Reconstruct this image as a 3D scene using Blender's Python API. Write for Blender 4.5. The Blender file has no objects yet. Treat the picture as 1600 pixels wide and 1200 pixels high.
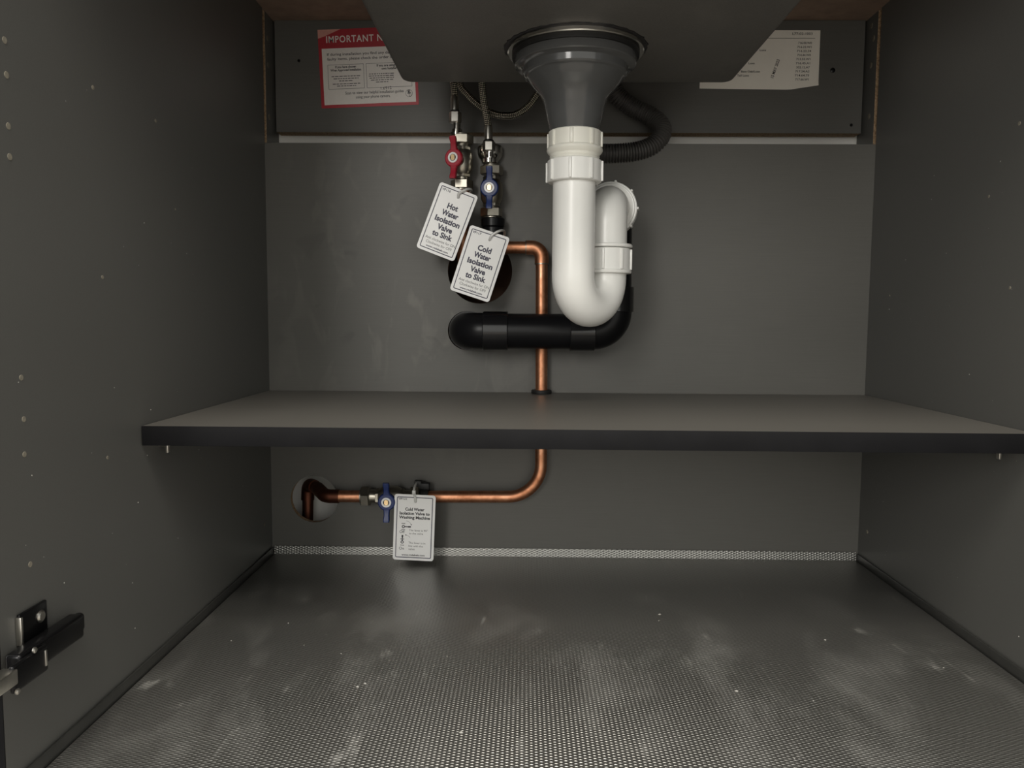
import bpy, bmesh, math, random
from mathutils import Vector, Matrix
random.seed(7)
S = 0.001                                    # everything below is written in millimetres
scene = bpy.context.scene
col = scene.collection

# ------------------------------------------------------------------ camera
def setup_camera():
    p, y, r, f = 0.0836, -0.0171, 0.0065, 1214.0
    fwd = Vector((math.sin(y)*math.cos(p), math.cos(y)*math.cos(p), -math.sin(p)))
    rt = Vector((math.cos(y), -math.sin(y), 0)); up = rt.cross(fwd)
    r2 = rt*math.cos(r) + up*math.sin(r); u2 = -rt*math.sin(r) + up*math.cos(r)
    cam = bpy.data.cameras.new('camera'); o = bpy.data.objects.new('camera', cam); col.objects.link(o)
    cam.sensor_fit = 'HORIZONTAL'; cam.sensor_width = 36.0; cam.lens = f/1600*36.0
    cam.clip_start = 0.01; cam.clip_end = 50
    m = Matrix.Identity(4)
    for i in range(3):
        m[i][0] = r2[i]; m[i][1] = u2[i]; m[i][2] = -fwd[i]
    m[0][3], m[1][3], m[2][3] = 0.33064, -0.99512, 0.30886
    o.matrix_world = m
    scene.camera = o
setup_camera()

# ------------------------------------------------------------------ light: the kitchen in front of the cabinet
w = bpy.data.worlds.new('kitchen_ambient'); scene.world = w; w.use_nodes = True
w.node_tree.nodes['Background'].inputs[0].default_value = (0.985, 0.975, 0.91, 1)
w.node_tree.nodes['Background'].inputs[1].default_value = 1.05
def area(name, loc, target, sx, sy, power, colr):
    l = bpy.data.lights.new(name, 'AREA'); l.shape = 'RECTANGLE'; l.size = sx; l.size_y = sy
    l.energy = power; l.color = colr
    o = bpy.data.objects.new(name, l); col.objects.link(o); o.location = loc
    o.rotation_euler = (Vector(target)-Vector(loc)).to_track_quat('-Z', 'Y').to_euler()
    return o
area('kitchen_window_light', (-0.62, -3.3, 1.15), (0.38, 0.0, 0.35), 0.55, 1.1, 22, (1.0, 0.97, 0.92))
area('kitchen_ceiling_lamp', (0.35, -2.0, 2.25), (0.4, -0.6, 0.0), 0.9, 0.9, 30, (1.0, 0.93, 0.83))
vs = scene.view_settings
vs.view_transform = 'Standard'; vs.look = 'None'; vs.gamma = 1.0; vs.exposure = 0.5
vs.use_curve_mapping = False
scene.cycles.use_adaptive_sampling = False

# ------------------------------------------------------------------ materials
def new_mat(name):
    m = bpy.data.materials.new(name); m.use_nodes = True
    return m, m.node_tree.nodes, m.node_tree.links, m.node_tree.nodes['Principled BSDF']
def setp(b, **k):
    for n, v in k.items():
        n = {'color': 'Base Color', 'rough': 'Roughness', 'metal': 'Metallic', 'spec': 'Specular IOR Level',
             'trans': 'Transmission Weight', 'coat': 'Coat Weight', 'sss': 'Subsurface Weight', 'alpha': 'Alpha'}[n]
        if n == 'Base Color': v = (*v, 1)
        b.inputs[n].default_value = v
def coords(n, l, scale=(1, 1, 1), kind='Object'):
    t = n.new('ShaderNodeTexCoord'); mp = n.new('ShaderNodeMapping')
    mp.inputs['Scale'].default_value = scale
    l.new(t.outputs[kind], mp.inputs[0]); return mp.outputs[0]
def noise(n, l, vec, scale, detail=4, rough=.5, dist=0):
    t = n.new('ShaderNodeTexNoise'); t.inputs['Scale'].default_value = scale; t.inputs['Detail'].default_value = detail
    t.inputs['Roughness'].default_value = rough; t.inputs['Distortion'].default_value = dist
    l.new(vec, t.inputs['Vector']); return t.outputs['Fac']
def ramp(n, l, fac, stops):
    r = n.new('ShaderNodeValToRGB'); l.new(fac, r.inputs[0])
    e = r.color_ramp.elements
    while len(e) < len(stops): e.new(.5)
    for el, (p, c) in zip(e, stops):
        el.position = p; el.color = (*c, 1) if len(c) == 3 else c
    return r.outputs[0]
def mixc(n, l, fac, a, b):
    m = n.new('ShaderNodeMix'); m.data_type = 'RGBA'
    if isinstance(fac, (int, float)): m.inputs[0].default_value = fac
    else: l.new(fac, m.inputs[0])
    for i, v in ((6, a), (7, b)):
        if isinstance(v, tuple): m.inputs[i].default_value = (*v, 1)
        else: l.new(v, m.inputs[i])
    return m.outputs[2]
def math_(n, l, op, a, b=None, c=None):
    m = n.new('ShaderNodeMath'); m.operation = op
    for i, v in enumerate((a, b, c)):
        if v is None: continue
        if isinstance(v, (int, float)): m.inputs[i].default_value = v
        else: l.new(v, m.inputs[i])
    return m.outputs[0]
def bump(n, l, b, h, strength=.3, dist=.0005):
    bp = n.new('ShaderNodeBump'); bp.inputs['Strength'].default_value = strength; bp.inputs['Distance'].default_value = dist
    l.new(h, bp.inputs['Height']); l.new(bp.outputs[0], b.inputs['Normal'])
M = {}
def simple(key, c, rough, metal=0.0, var=.06, spec=.5, scale=300, **k):
    """plain material with a fine tonal mottling so no surface is perfectly even"""
    m, n, l, b = new_mat(key); setp(b, rough=rough, metal=metal, spec=spec, **k)
    f = noise(n, l, coords(n, l), scale, 3)
    l.new(ramp(n, l, f, [(.3, tuple(x*(1-var) for x in c)), (.7, tuple(min(1, x*(1+var)) for x in c))]), b.inputs['Base Color'])
    M[key] = m; return m
def laminate(key, c, smears=False, rough=.42):
    m, n, l, b = new_mat(key); setp(b, rough=rough, spec=.45)
    v = coords(n, l, (1, 1, 1))
    grain = noise(n, l, coords(n, l, (3, 160, 160)), 6, 3)
    base = ramp(n, l, grain, [(.3, tuple(x*.95 for x in c)), (.7, tuple(x*1.05 for x in c))])
    big = noise(n, l, v, 5, 3, .5)
    out = mixc(n, l, math_(n, l, 'MULTIPLY', big, .12), base, tuple(min(1, x*1.7) for x in c))
    if smears:                                    # wiped plaster dust in streaks with a shape of their own
        mp = n.new('ShaderNodeMapping'); mp.inputs['Rotation'].default_value = (0, math.radians(-35), 0); mp.inputs['Scale'].default_value = (1.8, 1, .8)
        t = n.new('ShaderNodeTexCoord'); l.new(t.outputs['Object'], mp.inputs[0])
        sm = noise(n, l, mp.outputs[0], 17, 3, .5, .9)
        d = n.new('ShaderNodeVectorMath'); d.operation = 'DISTANCE'; l.new(t.outputs['Object'], d.inputs[0]); d.inputs[1].default_value = (.20, 0, .36)
        near = ramp(n, l, math_(n, l, 'MULTIPLY', d.outputs['Value'], 1), [(.05, (1, 1, 1)), (.26, (.06, .06, .06))])
        fac = ramp(n, l, sm, [(.54, (0, 0, 0)), (.64, (1, 1, 1))])
        out = mixc(n, l, math_(n, l, 'MULTIPLY', math_(n, l, 'MULTIPLY', fac, near), .14), out, (.36, .34, .30))
        sm2 = noise(n, l, coords(n, l, (1, 1, 1.2)), 26, 2, .5, .6)
        fac2 = ramp(n, l, sm2, [(.62, (0, 0, 0)), (.72, (1, 1, 1))])
        out = mixc(n, l, math_(n, l, 'MULTIPLY', math_(n, l, 'MULTIPLY', fac2, near), .35), out, (.035, .034, .032))
    l.new(out, b.inputs['Base Color'])
    bump(n, l, b, grain, .05, .0002)
    M[key] = m
laminate('carcass', (.096, .0955, .0895))
laminate('carcass_back', (.100, .097, .088), smears=True, rough=.5)
laminate('rail_grey', (.094, .092, .085), rough=.5)
laminate('shelf_top', (.118, .112, .101), rough=.45)
simple('black_edging', (.0085, .0085, .0095), .6, var=.12, scale=40, spec=.12)
simple('worktop_top', (.35, .33, .30), .3)
simple('worktop_under', (.25, .175, .13), .8, var=.15, scale=60)
def chipboard():
    m, n, l, b = new_mat('chipboard'); setp(b, rough=.9, spec=.2)
    f = noise(n, l, coords(n, l), 420, 3, .7)
    l.new(ramp(n, l, f, [(.35, (.19, .12, .07)), (.5, (.33, .23, .14)), (.65, (.45, .33, .21))]), b.inputs['Base Color'])
    bump(n, l, b, f, .5, .0006); M['chipboard'] = m
chipboard()
simple('room_wall', (.86, .84, .80), .8, var=.03, scale=20)
simple('kitchen_floor', (.34, .31, .28), .5, var=.1, scale=8)
simple('masonry', (.11, .06, .04), .9, var=.3, scale=40)
simple('door_front', (.10, .11, .13), .4)
def mat_sheet():
    m, n, l, b = new_mat('embossed_mat'); setp(b, metal=.85, rough=.3)
    t = n.new('ShaderNodeTexCoord'); sp = n.new('ShaderNodeSeparateXYZ'); l.new(t.outputs['Object'], sp.inputs[0])
    u = math_(n, l, 'MULTIPLY', sp.outputs[0], 2*math.pi/.0069)
    yz = math_(n, l, 'ADD', sp.outputs[1], sp.outputs[2])
    v = math_(n, l, 'MULTIPLY', yz, 2*math.pi/.00345)
    h = math_(n, l, 'MULTIPLY', math_(n, l, 'COSINE', u), math_(n, l, 'COSINE', v))
    h = math_(n, l, 'MAXIMUM', h, -.25)
    v3 = coords(n, l)
    dust = noise(n, l, coords(n, l, (1.5, .8, 1)), 8, 6, .62, .25)
    dfac = ramp(n, l, dust, [(.50, (0, 0, 0)), (.85, (1, 1, 1))])
    c = mixc(n, l, math_(n, l, 'MULTIPLY', dfac, .5), (.36, .355, .335), (.42, .415, .40))
    st = noise(n, l, coords(n, l, (5.0, 1.0, 1)), 13, 3, .55, .5)      # wiped streaks of dried dust
    sfac = math_(n, l, 'MULTIPLY', ramp(n, l, st, [(.63, (0, 0, 0)), (.74, (1, 1, 1))]), ramp(n, l, dust, [(.46, (0, 0, 0)), (.6, (1, 1, 1))]))
    c = mixc(n, l, math_(n, l, 'MULTIPLY', sfac, .45), c, (.62, .61, .58))
    dfac = math_(n, l, 'MAXIMUM', dfac, math_(n, l, 'MULTIPLY', sfac, 1.6))
    l.new(c, b.inputs['Base Color'])
    l.new(math_(n, l, 'MULTIPLY_ADD', dfac, .10, .35), b.inputs['Roughness'])
    l.new(math_(n, l, 'MULTIPLY_ADD', dfac, -.25, .88), b.inputs['Metallic'])
    bump(n, l, b, h, .9, .0005); M['mat'] = m
mat_sheet()
simple('mat_rim_shade', (.05, .05, .047), .4, .3, .1, scale=40)  # side rims are the same mat; their shade is painted into this darker grey
def sink_mat():
    m, n, l, b = new_mat('sink_composite'); setp(b, rough=.48, spec=.4)
    f = noise(n, l, coords(n, l), 700, 2)
    g = noise(n, l, coords(n, l), 14, 4, .6, .5)
    c = mixc(n, l, math_(n, l, 'MULTIPLY', ramp(n, l, g, [(.5, (0, 0, 0)), (.75, (1, 1, 1))]), .18),
             ramp(n, l, f, [(.3, (.100, .096, .088)), (.7, (.124, .119, .110))]), (.24, .23, .21))
    l.new(c, b.inputs['Base Color']); bump(n, l, b, f, .12, .0003); M['sink'] = m
sink_mat()
simple('white_plastic', (.80, .80, .775), .30, var=.012, scale=60)
simple('white_plastic_warm', (.78, .77, .70), .32, var=.015, scale=60)
simple('grey_plastic', (.085, .087, .088), .13, var=.05, scale=50)
simple('black_plastic', (.007, .007, .008), .30, var=.15, scale=30, spec=.18)
simple('black_gloss', (.008, .008, .009), .16, var=.15, scale=30, spec=.5)
simple('black_rubber', (.010, .010, .010), .55, var=.2)
simple('sealant', (.012, .011, .012), .5, var=.3)
simple('chrome', (.72, .70, .66), .12, 1.0, .03)
simple('satin_steel', (.62, .60, .55), .30, 1.0, .05)
simple('nickel', (.40, .375, .32), .34, 1.0, .10, scale=90)
simple('brass', (.72, .53, .30), .32, 1.0, .08)
def copper():
    m, n, l, b = new_mat('copper'); setp(b, metal=1.0)
    f = noise(n, l, coords(n, l), 55, 5, .6, .4)
    l.new(ramp(n, l, f, [(.32, (.42, .17, .085)), (.5, (.64, .30, .17)), (.68, (.74, .39, .24))]), b.inputs['Base Color'])
    l.new(ramp(n, l, f, [(.3, (.52,)*3), (.7, (.38,)*3)]), b.inputs['Roughness']); M['copper'] = m
copper()
simple('copper_dull', (.15, .058, .036), .5, 1.0, .2, scale=60)
simple('red_lever', (.33, .008, .025), .42, var=.05)
simple('blue_lever', (.008, .024, .12), .42, var=.05)
simple('corrugated_grey', (.075, .072, .068), .5, var=.1)
simple('card_white', (.80, .797, .79), .28, var=.01, scale=20)
simple('ink_black', (.012, .012, .016), .5)
simple('ink_grey', (.085, .082, .082), .6)
simple('ink_blue', (.02, .018, .05), .5)
simple('sticker_red', (.40, .022, .035), .42, var=.05)
simple('sticker_pink', (.66, .33, .28), .4, var=.04)
simple('sticker_white', (.80, .77, .74), .55, var=.02)
simple('paper', (.86, .83, .765), .7, var=.025, scale=25)
simple('dust_white', (.42, .41, .38), .9)
simple('hole_fill', (.21, .19, .15), .9, var=.2)
simple('dark_hole', (.01, .01, .01), .9)
simple('hinge_black', (.012, .012, .013), .25, .6, .1)
def tie_mat():
    m, n, l, b = new_mat('cable_tie'); setp(b, color=(.60, .60, .58), rough=.3, trans=0.0); M['tie'] = m
tie_mat()
def braid():
    m, n, l, b = new_mat('braided_steel'); setp(b, metal=1.0, rough=.28)
    t = n.new('ShaderNodeTexCoord'); sp = n.new('ShaderNodeSeparateXYZ'); l.new(t.outputs['UV'], sp.inputs[0])
    u = math_(n, l, 'MULTIPLY', sp.outputs[0], 6*math.pi*2)            # around, in turns
    v = math_(n, l, 'MULTIPLY', sp.outputs[1], 2*math.pi/4.6)          # along, in mm
    h = math_(n, l, 'MULTIPLY', math_(n, l, 'SINE', math_(n, l, 'ADD', u, v)), math_(n, l, 'SINE', math_(n, l, 'SUBTRACT', u, v)))
    l.new(ramp(n, l, math_(n, l, 'MULTIPLY_ADD', h, .5, .5), [(.30, (.03, .027, .022)), (.62, (.62, .57, .48))]), b.inputs['Base Color'])
    bump(n, l, b, h, .7, .0008); M['braid'] = m
braid()

# ------------------------------------------------------------------ mesh helpers (mm)
def frame(axis, xhint=None):
    z = Vector(axis).normalized()
    h = Vector(xhint) if xhint else (Vector((1, 0, 0)) if abs(z.x) < .9 else Vector((0, 1, 0)))
    x = (h - z*h.dot(z)).normalized(); y = z.cross(x)
    return x, y, z
def mtx(origin=(0, 0, 0), axis=(0, 0, 1), xhint=None):
    x, y, z = frame(axis, xhint); m = Matrix.Identity(4)
    for i in range(3): m[i][0], m[i][1], m[i][2], m[i][3] = x[i], y[i], z[i], origin[i]
    return m
class MB:
    def __init__(s): s.v = []; s.f = []; s.mi = []; s.uv = []
    def add(s, vs, fs, m=None, mi=0, uvs=None):
        o = len(s.v)
        s.v += [tuple(m @ Vector(p)) if m else tuple(p) for p in vs]
        for k, f in enumerate(fs):
            s.f.append([i+o for i in f]); s.mi.append(mi); s.uv.append(uvs[k] if uvs else None)
        return s
    def box(s, x0, x1, y0, y1, z0, z1, bev=0, seg=2, m=None, mi=0):
        if bev <= 0:
            vs = [(x, y, z) for z in (z0, z1) for y in (y0, y1) for x in (x0, x1)]
            return s.add(vs, [(0, 2, 3, 1), (4, 5, 7, 6), (0, 1, 5, 4), (2, 6, 7, 3), (0, 4, 6, 2), (1, 3, 7, 5)], m, mi)
        b = bmesh.new(); bmesh.ops.create_cube(b, size=1)
        for v in b.verts: v.co = Vector(((x0+x1)/2+v.co.x*(x1-x0), (y0+y1)/2+v.co.y*(y1-y0), (z0+z1)/2+v.co.z*(z1-z0)))
        bmesh.ops.bevel(b, geom=b.edges[:], offset=bev, segments=seg, affect='EDGES', profile=.5)
        b.verts.index_update()
        s.add([v.co[:] for v in b.verts], [[v.index for v in f.verts] for f in b.faces], m, mi); b.free(); return s
    def lathe(s, prof, m=None, seg=40, mi=0, phase=0):
        vs = []; fs = []; n = len(prof)
        for r, z in prof:
            for k in range(seg):
                a = 2*math.pi*(k+phase)/seg; vs.append((max(r, 1e-4)*math.cos(a), max(r, 1e-4)*math.sin(a), z))
        for i in range(n-1):
            for k in range(seg):
                k2 = (k+1) % seg; fs.append((i*seg+k, i*seg+k2, (i+1)*seg+k2, (i+1)*seg+k))
        fs.append([k for k in range(seg)][::-1]); fs.append([(n-1)*seg+k for k in range(seg)])
        return s.add(vs, fs, m, mi)
    def ring(s, r0, r1, z0, z1, m=None, seg=40, mi=0):           # a closed washer
        prof = [(r0, z0), (r1, z0), (r1, z1), (r0, z1)]; vs = []; fs = []
        for r, z in prof:
            for k in range(seg): a = 2*math.pi*k/seg; vs.append((r*math.cos(a), r*math.sin(a), z))
        for i in range(4):
            j = (i+1) % 4
            for k in range(seg): k2 = (k+1) % seg; fs.append((i*seg+k, i*seg+k2, j*seg+k2, j*seg+k))
        return s.add(vs, fs, m, mi)
    def tube(s, path, r, seg=24, cap=True, mi=0):
        P = [Vector(p) for p in path]; n = len(P)
        R = r if isinstance(r, (list, tuple)) else [r]*n
        T = [(P[min(i+1, n-1)]-P[max(i-1, 0)]).normalized() for i in range(n)]
        x, y, z = frame(T[0]); vs = []; fs = []; uvs = []; L = [0]
        for i in range(n):
            if i:
                x = (x - T[i]*x.dot(T[i])).normalized(); L.append(L[-1]+(P[i]-P[i-1]).length)
            y = T[i].cross(x)
            for k in range(seg):
                a = 2*math.pi*k/seg; vs.append(P[i]+(x*math.cos(a)+y*math.sin(a))*R[i])
        for i in range(n-1):
            for k in range(seg):
                k2 = (k+1) % seg; fs.append((i*seg+k, i*seg+k2, (i+1)*seg+k2, (i+1)*seg+k))
                uvs.append([(k/seg, L[i]), ((k+1)/seg, L[i]), ((k+1)/seg, L[i+1]), (k/seg, L[i+1])])
        if cap:
            fs.append(list(range(seg))[::-1]); fs.append([(n-1)*seg+k for k in range(seg)]); uvs += [None, None]
        return s.add(vs, fs, None, mi, uvs)
    def plate(s, outer, holes, t, fn, mi_front=0, mi_side=0, mi_back=0):
        """flat board with holes: outline in (u, v), thickness t, fn(u, v, w) -> xyz"""
        b = bmesh.new(); E = []; loops = []
        for lp in [outer]+holes:
            vv = [b.verts.new((u, v, 0)) for u, v in lp]; loops.append(vv)
            for i in range(len(vv)): E.append(b.edges.new((vv[i], vv[(i+1) % len(vv)])))
        bmesh.ops.triangle_fill(b, use_beauty=True, use_dissolve=False, edges=E)
        b.verts.index_update()
        V = [(v.co.x, v.co.y) for v in b.verts]; F = [[v.index for v in f.verts] for f in b.faces]
        lps = [[v.index for v in lp] for lp in loops]; b.free(); n = len(V)
        s.add([fn(u, v, 0) for u, v in V], F, None, mi_front)
        s.add([fn(u, v, t) for u, v in V], F, None, mi_back)
        for lp in lps:
            k = len(lp); vs = [fn(*V[i], 0) for i in lp]+[fn(*V[i], t) for i in lp]
            s.add(vs, [(i, (i+1) % k, k+(i+1) % k, k+i) for i in range(k)], None, mi_side)
        return s
    def build(s, name, mats, parent=None, angle=35, origin=None):
        me = bpy.data.meshes.new(name)
        o0 = Vector(origin) if origin is not None else (Vector(parent['_o']) if parent is not None and '_o' in parent else Vector((0, 0, 0)))
        me.from_pydata([tuple((Vector(p)-o0)*S) for p in s.v], [], s.f)
        mats = mats if isinstance(mats, (list, tuple)) else [mats]
        for k in mats: me.materials.append(M[k])
        me.polygons.foreach_set('material_index', s.mi)
        if any(u is not None for u in s.uv):
            ul = me.uv_layers.new(name='UVMap')
            for p, u in zip(me.polygons, s.uv):
                if u:
                    for li, c in zip(p.loop_indices, u): ul.data[li].uv = c
        bm = bmesh.new(); bm.from_mesh(me); bmesh.ops.recalc_face_normals(bm, faces=bm.faces); bm.to_mesh(me); bm.free()
        me.polygons.foreach_set('use_smooth', [True]*len(me.polygons)); me.set_sharp_from_angle(angle=math.radians(angle))
        o = bpy.data.objects.new(name, me); col.objects.link(o)
        if parent is not None:
            o.parent = parent
        elif origin is not None:
            o.location = Vector(origin)*S
        o['_o'] = tuple(o0)
        return o
def tag(o, label=None, cat=None, group=None, kind=None):
    if label: o['label'] = label
    if cat: o['category'] = cat
    if group: o['group'] = group
    if kind: o['kind'] = kind
    return o
def thing(name, loc, label, cat, group=None):
    o = bpy.data.objects.new(name, None); col.objects.link(o); o.location = Vector(loc)*S
    o.empty_display_size = .01; o['_o'] = tuple(loc)
    return tag(o, label, cat, group)
def arcpath(pts, rad, n=14):
    """polyline whose corners are rounded with the given radius"""
    P = [Vector(p) for p in pts]; out = [P[0]]
    R = rad if isinstance(rad, (list, tuple)) else [rad]*(len(P)-2)
    for i in range(1, len(P)-1):
        a = (P[i-1]-P[i]).normalized(); b = (P[i+1]-P[i]).normalized(); th = a.angle(b)
        d = R[i-1]/math.tan(th/2); c = P[i]+(a+b).normalized()*(R[i-1]/math.sin(th/2))
        s0 = P[i]+a*d-c; ax = s0.cross(P[i]+b*d-c).normalized(); sw = math.pi-th
        for k in range(n+1): out.append(c+Matrix.Rotation(sw*k/n, 3, ax) @ s0)
    out.append(P[-1]); return out
def spline(pts, n=16):
    P = [Vector(p) for p in pts]; P = [2*P[0]-P[1]]+P+[2*P[-1]-P[-2]]; out = []
    for i in range(1, len(P)-2):
        a, b, c, d = P[i-1:i+3]
        for k in range(n):
            t = k/n; out.append(.5*((2*b)+(c-a)*t+(2*a-5*b+4*c-d)*t*t+(3*b-a-3*c+d)*t**3))
    out.append(P[-2]); return out
def circle(cx, cy, r, n=48): return [(cx+r*math.cos(2*math.pi*k/n), cy+r*math.sin(2*math.pi*k/n)) for k in range(n)]
def rrect(x0, x1, y0, y1, r, n=8):
    o = []
    for cx, cy, a0 in ((x1-r, y1-r, 0), (x0+r, y1-r, 90), (x0+r, y0+r, 180), (x1-r, y0+r, 270)):
        for k in range(n+1):
            a = math.radians(a0+90*k/n); o.append((cx+r*math.cos(a), cy+r*math.sin(a)))
    return o
def text_geo(body, bold=0.0, spacing=1.0):
    c = bpy.data.curves.new('lettering', 'FONT'); c.body = body; c.size = 1; c.resolution_u = 3; c.offset = bold
    c.space_character = spacing
    o = bpy.data.objects.new('lettering', c); col.objects.link(o)
    dg = bpy.context.evaluated_depsgraph_get(); me = bpy.data.meshes.new_from_object(o.evaluated_get(dg))
    vs = [tuple(v.co) for v in me.vertices]; fs = [list(p.vertices) for p in me.polygons]
    bpy.data.objects.remove(o); bpy.data.curves.remove(c); bpy.data.meshes.remove(me)
    return vs, fs
CAP = max(v[1] for v in text_geo('H')[0])
def put_text(mb, body, x, y, capheight, width=None, align='c', m=None, bold=0.0, z=.12, rot=0, mi=0, spacing=1.0):
    """letters with their baseline at (x, y) of the card's plane"""
    vs, fs = text_geo(body, bold, spacing)
    if not vs: return
    x0 = min(v[0] for v in vs); x1 = max(v[0] for v in vs); sy = capheight/CAP
    sx = width/(x1-x0) if width else sy
    wd = (x1-x0)*sx; off = {'c': -wd/2, 'l': 0, 'r': -wd}[align]
    ca, sa = math.cos(math.radians(rot)), math.sin(math.radians(rot)); out = []
    for a, b, _ in vs:
        u, v = (a-x0)*sx+off, b*sy
        out.append((x+u*ca-v*sa, y+u*sa+v*ca, z))
    mb.add(out, fs, m, mi)
def strip(mb, x0, x1, y0, y1, m, z=.12, mi=0):
    mb.add([(x0, y0, z), (x1, y0, z), (x1, y1, z), (x0, y1, z)], [(0, 1, 2, 3)], m, mi)
def frame_line(mb, x0, x1, y0, y1, t, m, r=1.5, z=.12):
    a = rrect(x0, x1, y0, y1, r, 5); b = rrect(x0+t, x1-t, y0+t, y1-t, max(.2, r-t), 5); n = len(a)
    mb.add([(u, v, z) for u, v in a+b], [(i, (i+1) % n, n+(i+1) % n, n+i) for i in range(n)], m)

# ------------------------------------------------------------------ the setting: cabinet carcass and what is behind it
W = 764.0; YF = -525.0; ZT = 692.0
def struct(mb, name, mats, **k): return tag(mb.build(name, mats, **k), kind='structure')
def side_panel(name, sgn, xin):
    mb = MB()
    def X(d): return xin+sgn*d                      # d = depth into the board
    prof = [(0, YF), (18, YF), (18, 58), (0, 58), (0, 8.5), (7, 8.5), (7, 0), (0, 0)]
    vs = [(X(d), y, z) for z in (-18, ZT) for d, y in prof]; n = len(prof)
    for i in range(n):
        j = (i+1) % n
        mb.add([vs[i], vs[j], vs[n+j], vs[n+i]], [(0, 1, 2, 3)], None, 1 if i in (4, 5, 6) else 0)
    q = [(0, YF), (18, YF), (18, 58), (0, 58), (0, 8.5), (7, 8.5), (7, 0), (0, 0)]
    for z in (-18, ZT):
        mb.add([(X(d), y, z) for d, y in [(0, YF), (18, YF), (18, 0), (0, 0)]], [(0, 1, 2, 3)])
        mb.add([(X(d), y, z) for d, y in [(7, 0), (18, 0), (18, 8.5), (7, 8.5)]], [(0, 1, 2, 3)])
        mb.add([(X(d), y, z) for d, y in [(0, 8.5), (18, 8.5), (18, 58), (0, 58)]], [(0, 1, 2, 3)])
    o = struct(mb, name, ['carcass', 'chipboard'])
    e = MB(); xs = sorted((X(0), X(18))); e.box(xs[0], xs[1], YF-1, YF, -18, ZT, .3).build('edge_strip', 'black_edging', o)
    return o
wl = side_panel('wall_left', -1, 0); wr = side_panel('wall_right', 1, W)
def drill_hole(wall, x, sgn, y, z, r, key='hole_fill'):
    MB().lathe([(r*.85, 0), (r*.85, .2), (r*.8, .35), (0, .35)], mtx((x, y, z), (sgn, 0, 0)), 14).build('drill_hole', key, wall)
for y, z, r in ((-493.6, 482.2, 2.6), (-493.3, 461, 2.6), (-493.8, 429.2, 2.6), (-493.9, 410, 2.6), (-492.7, 268.4, 2.3),
                (-492, 240.8, 2.3), (-493, 217.5, 2.3), (-492.3, 142.9, 2.3), (-393.1, 482.1, 2.0), (-292.6, 482.3, 2.0),
                (-389.6, 339.3, 1.8), (-391.9, 197.2, 1.8), (-258.2, 409.7, 1.2), (18.9, 661.8, 4.2), (19.4, 628.8, 4.2),
                (20.5, 564.7, 4.2), (-30.2, 45.7, 2.5)):
    drill_hole(wl, 0, 1, y, z, r)
for y, z, r in ((-286.4, 483.2, 2.2), (-246.4, 426.2, 1.6), (-55.7, 339.4, 1.5), (-286.7, 339.4, 1.8), (-24.9, 43.8, 3.0),
                (27.1, 680.5, 4.2), (19.8, 662.4, 4.4), (23.9, 631, 4.4), (23, 567.7, 4.4)):
    drill_hole(wr, W, -1, y, z, r)

bp = MB().plate([(-6, -10), (W+6, -10), (W+6, 528), (-6, 528)],
                [circle(272, 369, 41), circle(56, 72.5, 31), circle(256, 293.5, 25)], 8, lambda u, v, w_: (u, w_, v), 0, 1, 0)
struct(bp, 'wall_back', ['carcass_back', 'chipboard'])
struct(MB().box(0, W, YF, 58, -18, -1.6), 'floor', 'carcass')
rail = MB(); rail.box(2.5, W-2.5, 40, 60, 550.5, 691.5)
rail.mi = [1 if i == 0 else 0 for i in range(len(rail.f))]
rail_o = struct(rail, 'trim_1', ['rail_grey', 'chipboard'])
for x, z, sr in ((33.5, 641, .6), (722.2, 629.6, 1), (748.8, 561, .6)):           # screws in the rail
    sc = MB().lathe([(3.2*sr, 0), (3.2*sr, .5), (2.2*sr, 1.1), (0, 1.1)], mtx((x, 40, z), (0, -1, 0)), 16).build('screw', 'hinge_black', rail_o)
wr_ = MB().plate([(-1600, -168), (2400, -168), (2400, 2400), (-1600, 2400)], [circle(268, 372, 64, 32)], 12, lambda u, v, w_: (u, 64+w_, v))
wro = struct(wr_, 'wall_room', 'room_wall')
vs_ = [(268+66*math.cos(2*math.pi*k/32), y_, 372+66*math.sin(2*math.pi*k/32)) for y_ in (75, 180) for k in range(32)]
MB().add(vs_, [(k, (k+1) % 32, 32+(k+1) % 32, 32+k) for k in range(32)]+[tuple(range(32, 64))]).build('pipe_chase', 'masonry', wro)
struct(MB().box(-2600, 3300, -6000, 90, -190, -168), 'floor_kitchen', 'kitchen_floor')

# worktop with the cut-out the bowl hangs in
wt = MB().plate([(-640, -560), (1400, -560), (1400, 63), (-640, 63)], [rrect(172, 577, -487, -74, 24)], 38,
                lambda u, v, w_: (u, v, ZT+w_), 0, 0, 1)
tag(wt.build('worktop', ['worktop_under', 'worktop_top']), 'worktop over the cabinet with a raw brown underside', 'worktop')

# doors, swung open beyond the frame
def open_door(name, hx, sgn, label):
    m = Matrix.Translation((hx, YF-22, 0)) @ Matrix.Rotation(sgn*math.radians(110), 4, 'Z')
    d = MB()
    x0, x1 = (0, 396) if sgn < 0 else (-396, 0)
    d.box(x0, x1, -20, 0, -15, ZT-4, 1.2, m=m)
    return tag(d.build(name, 'door_front'), kind='structure')
open_door('door_1', -16, -1, None); open_door('door_2', W+16, 1, None)

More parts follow.
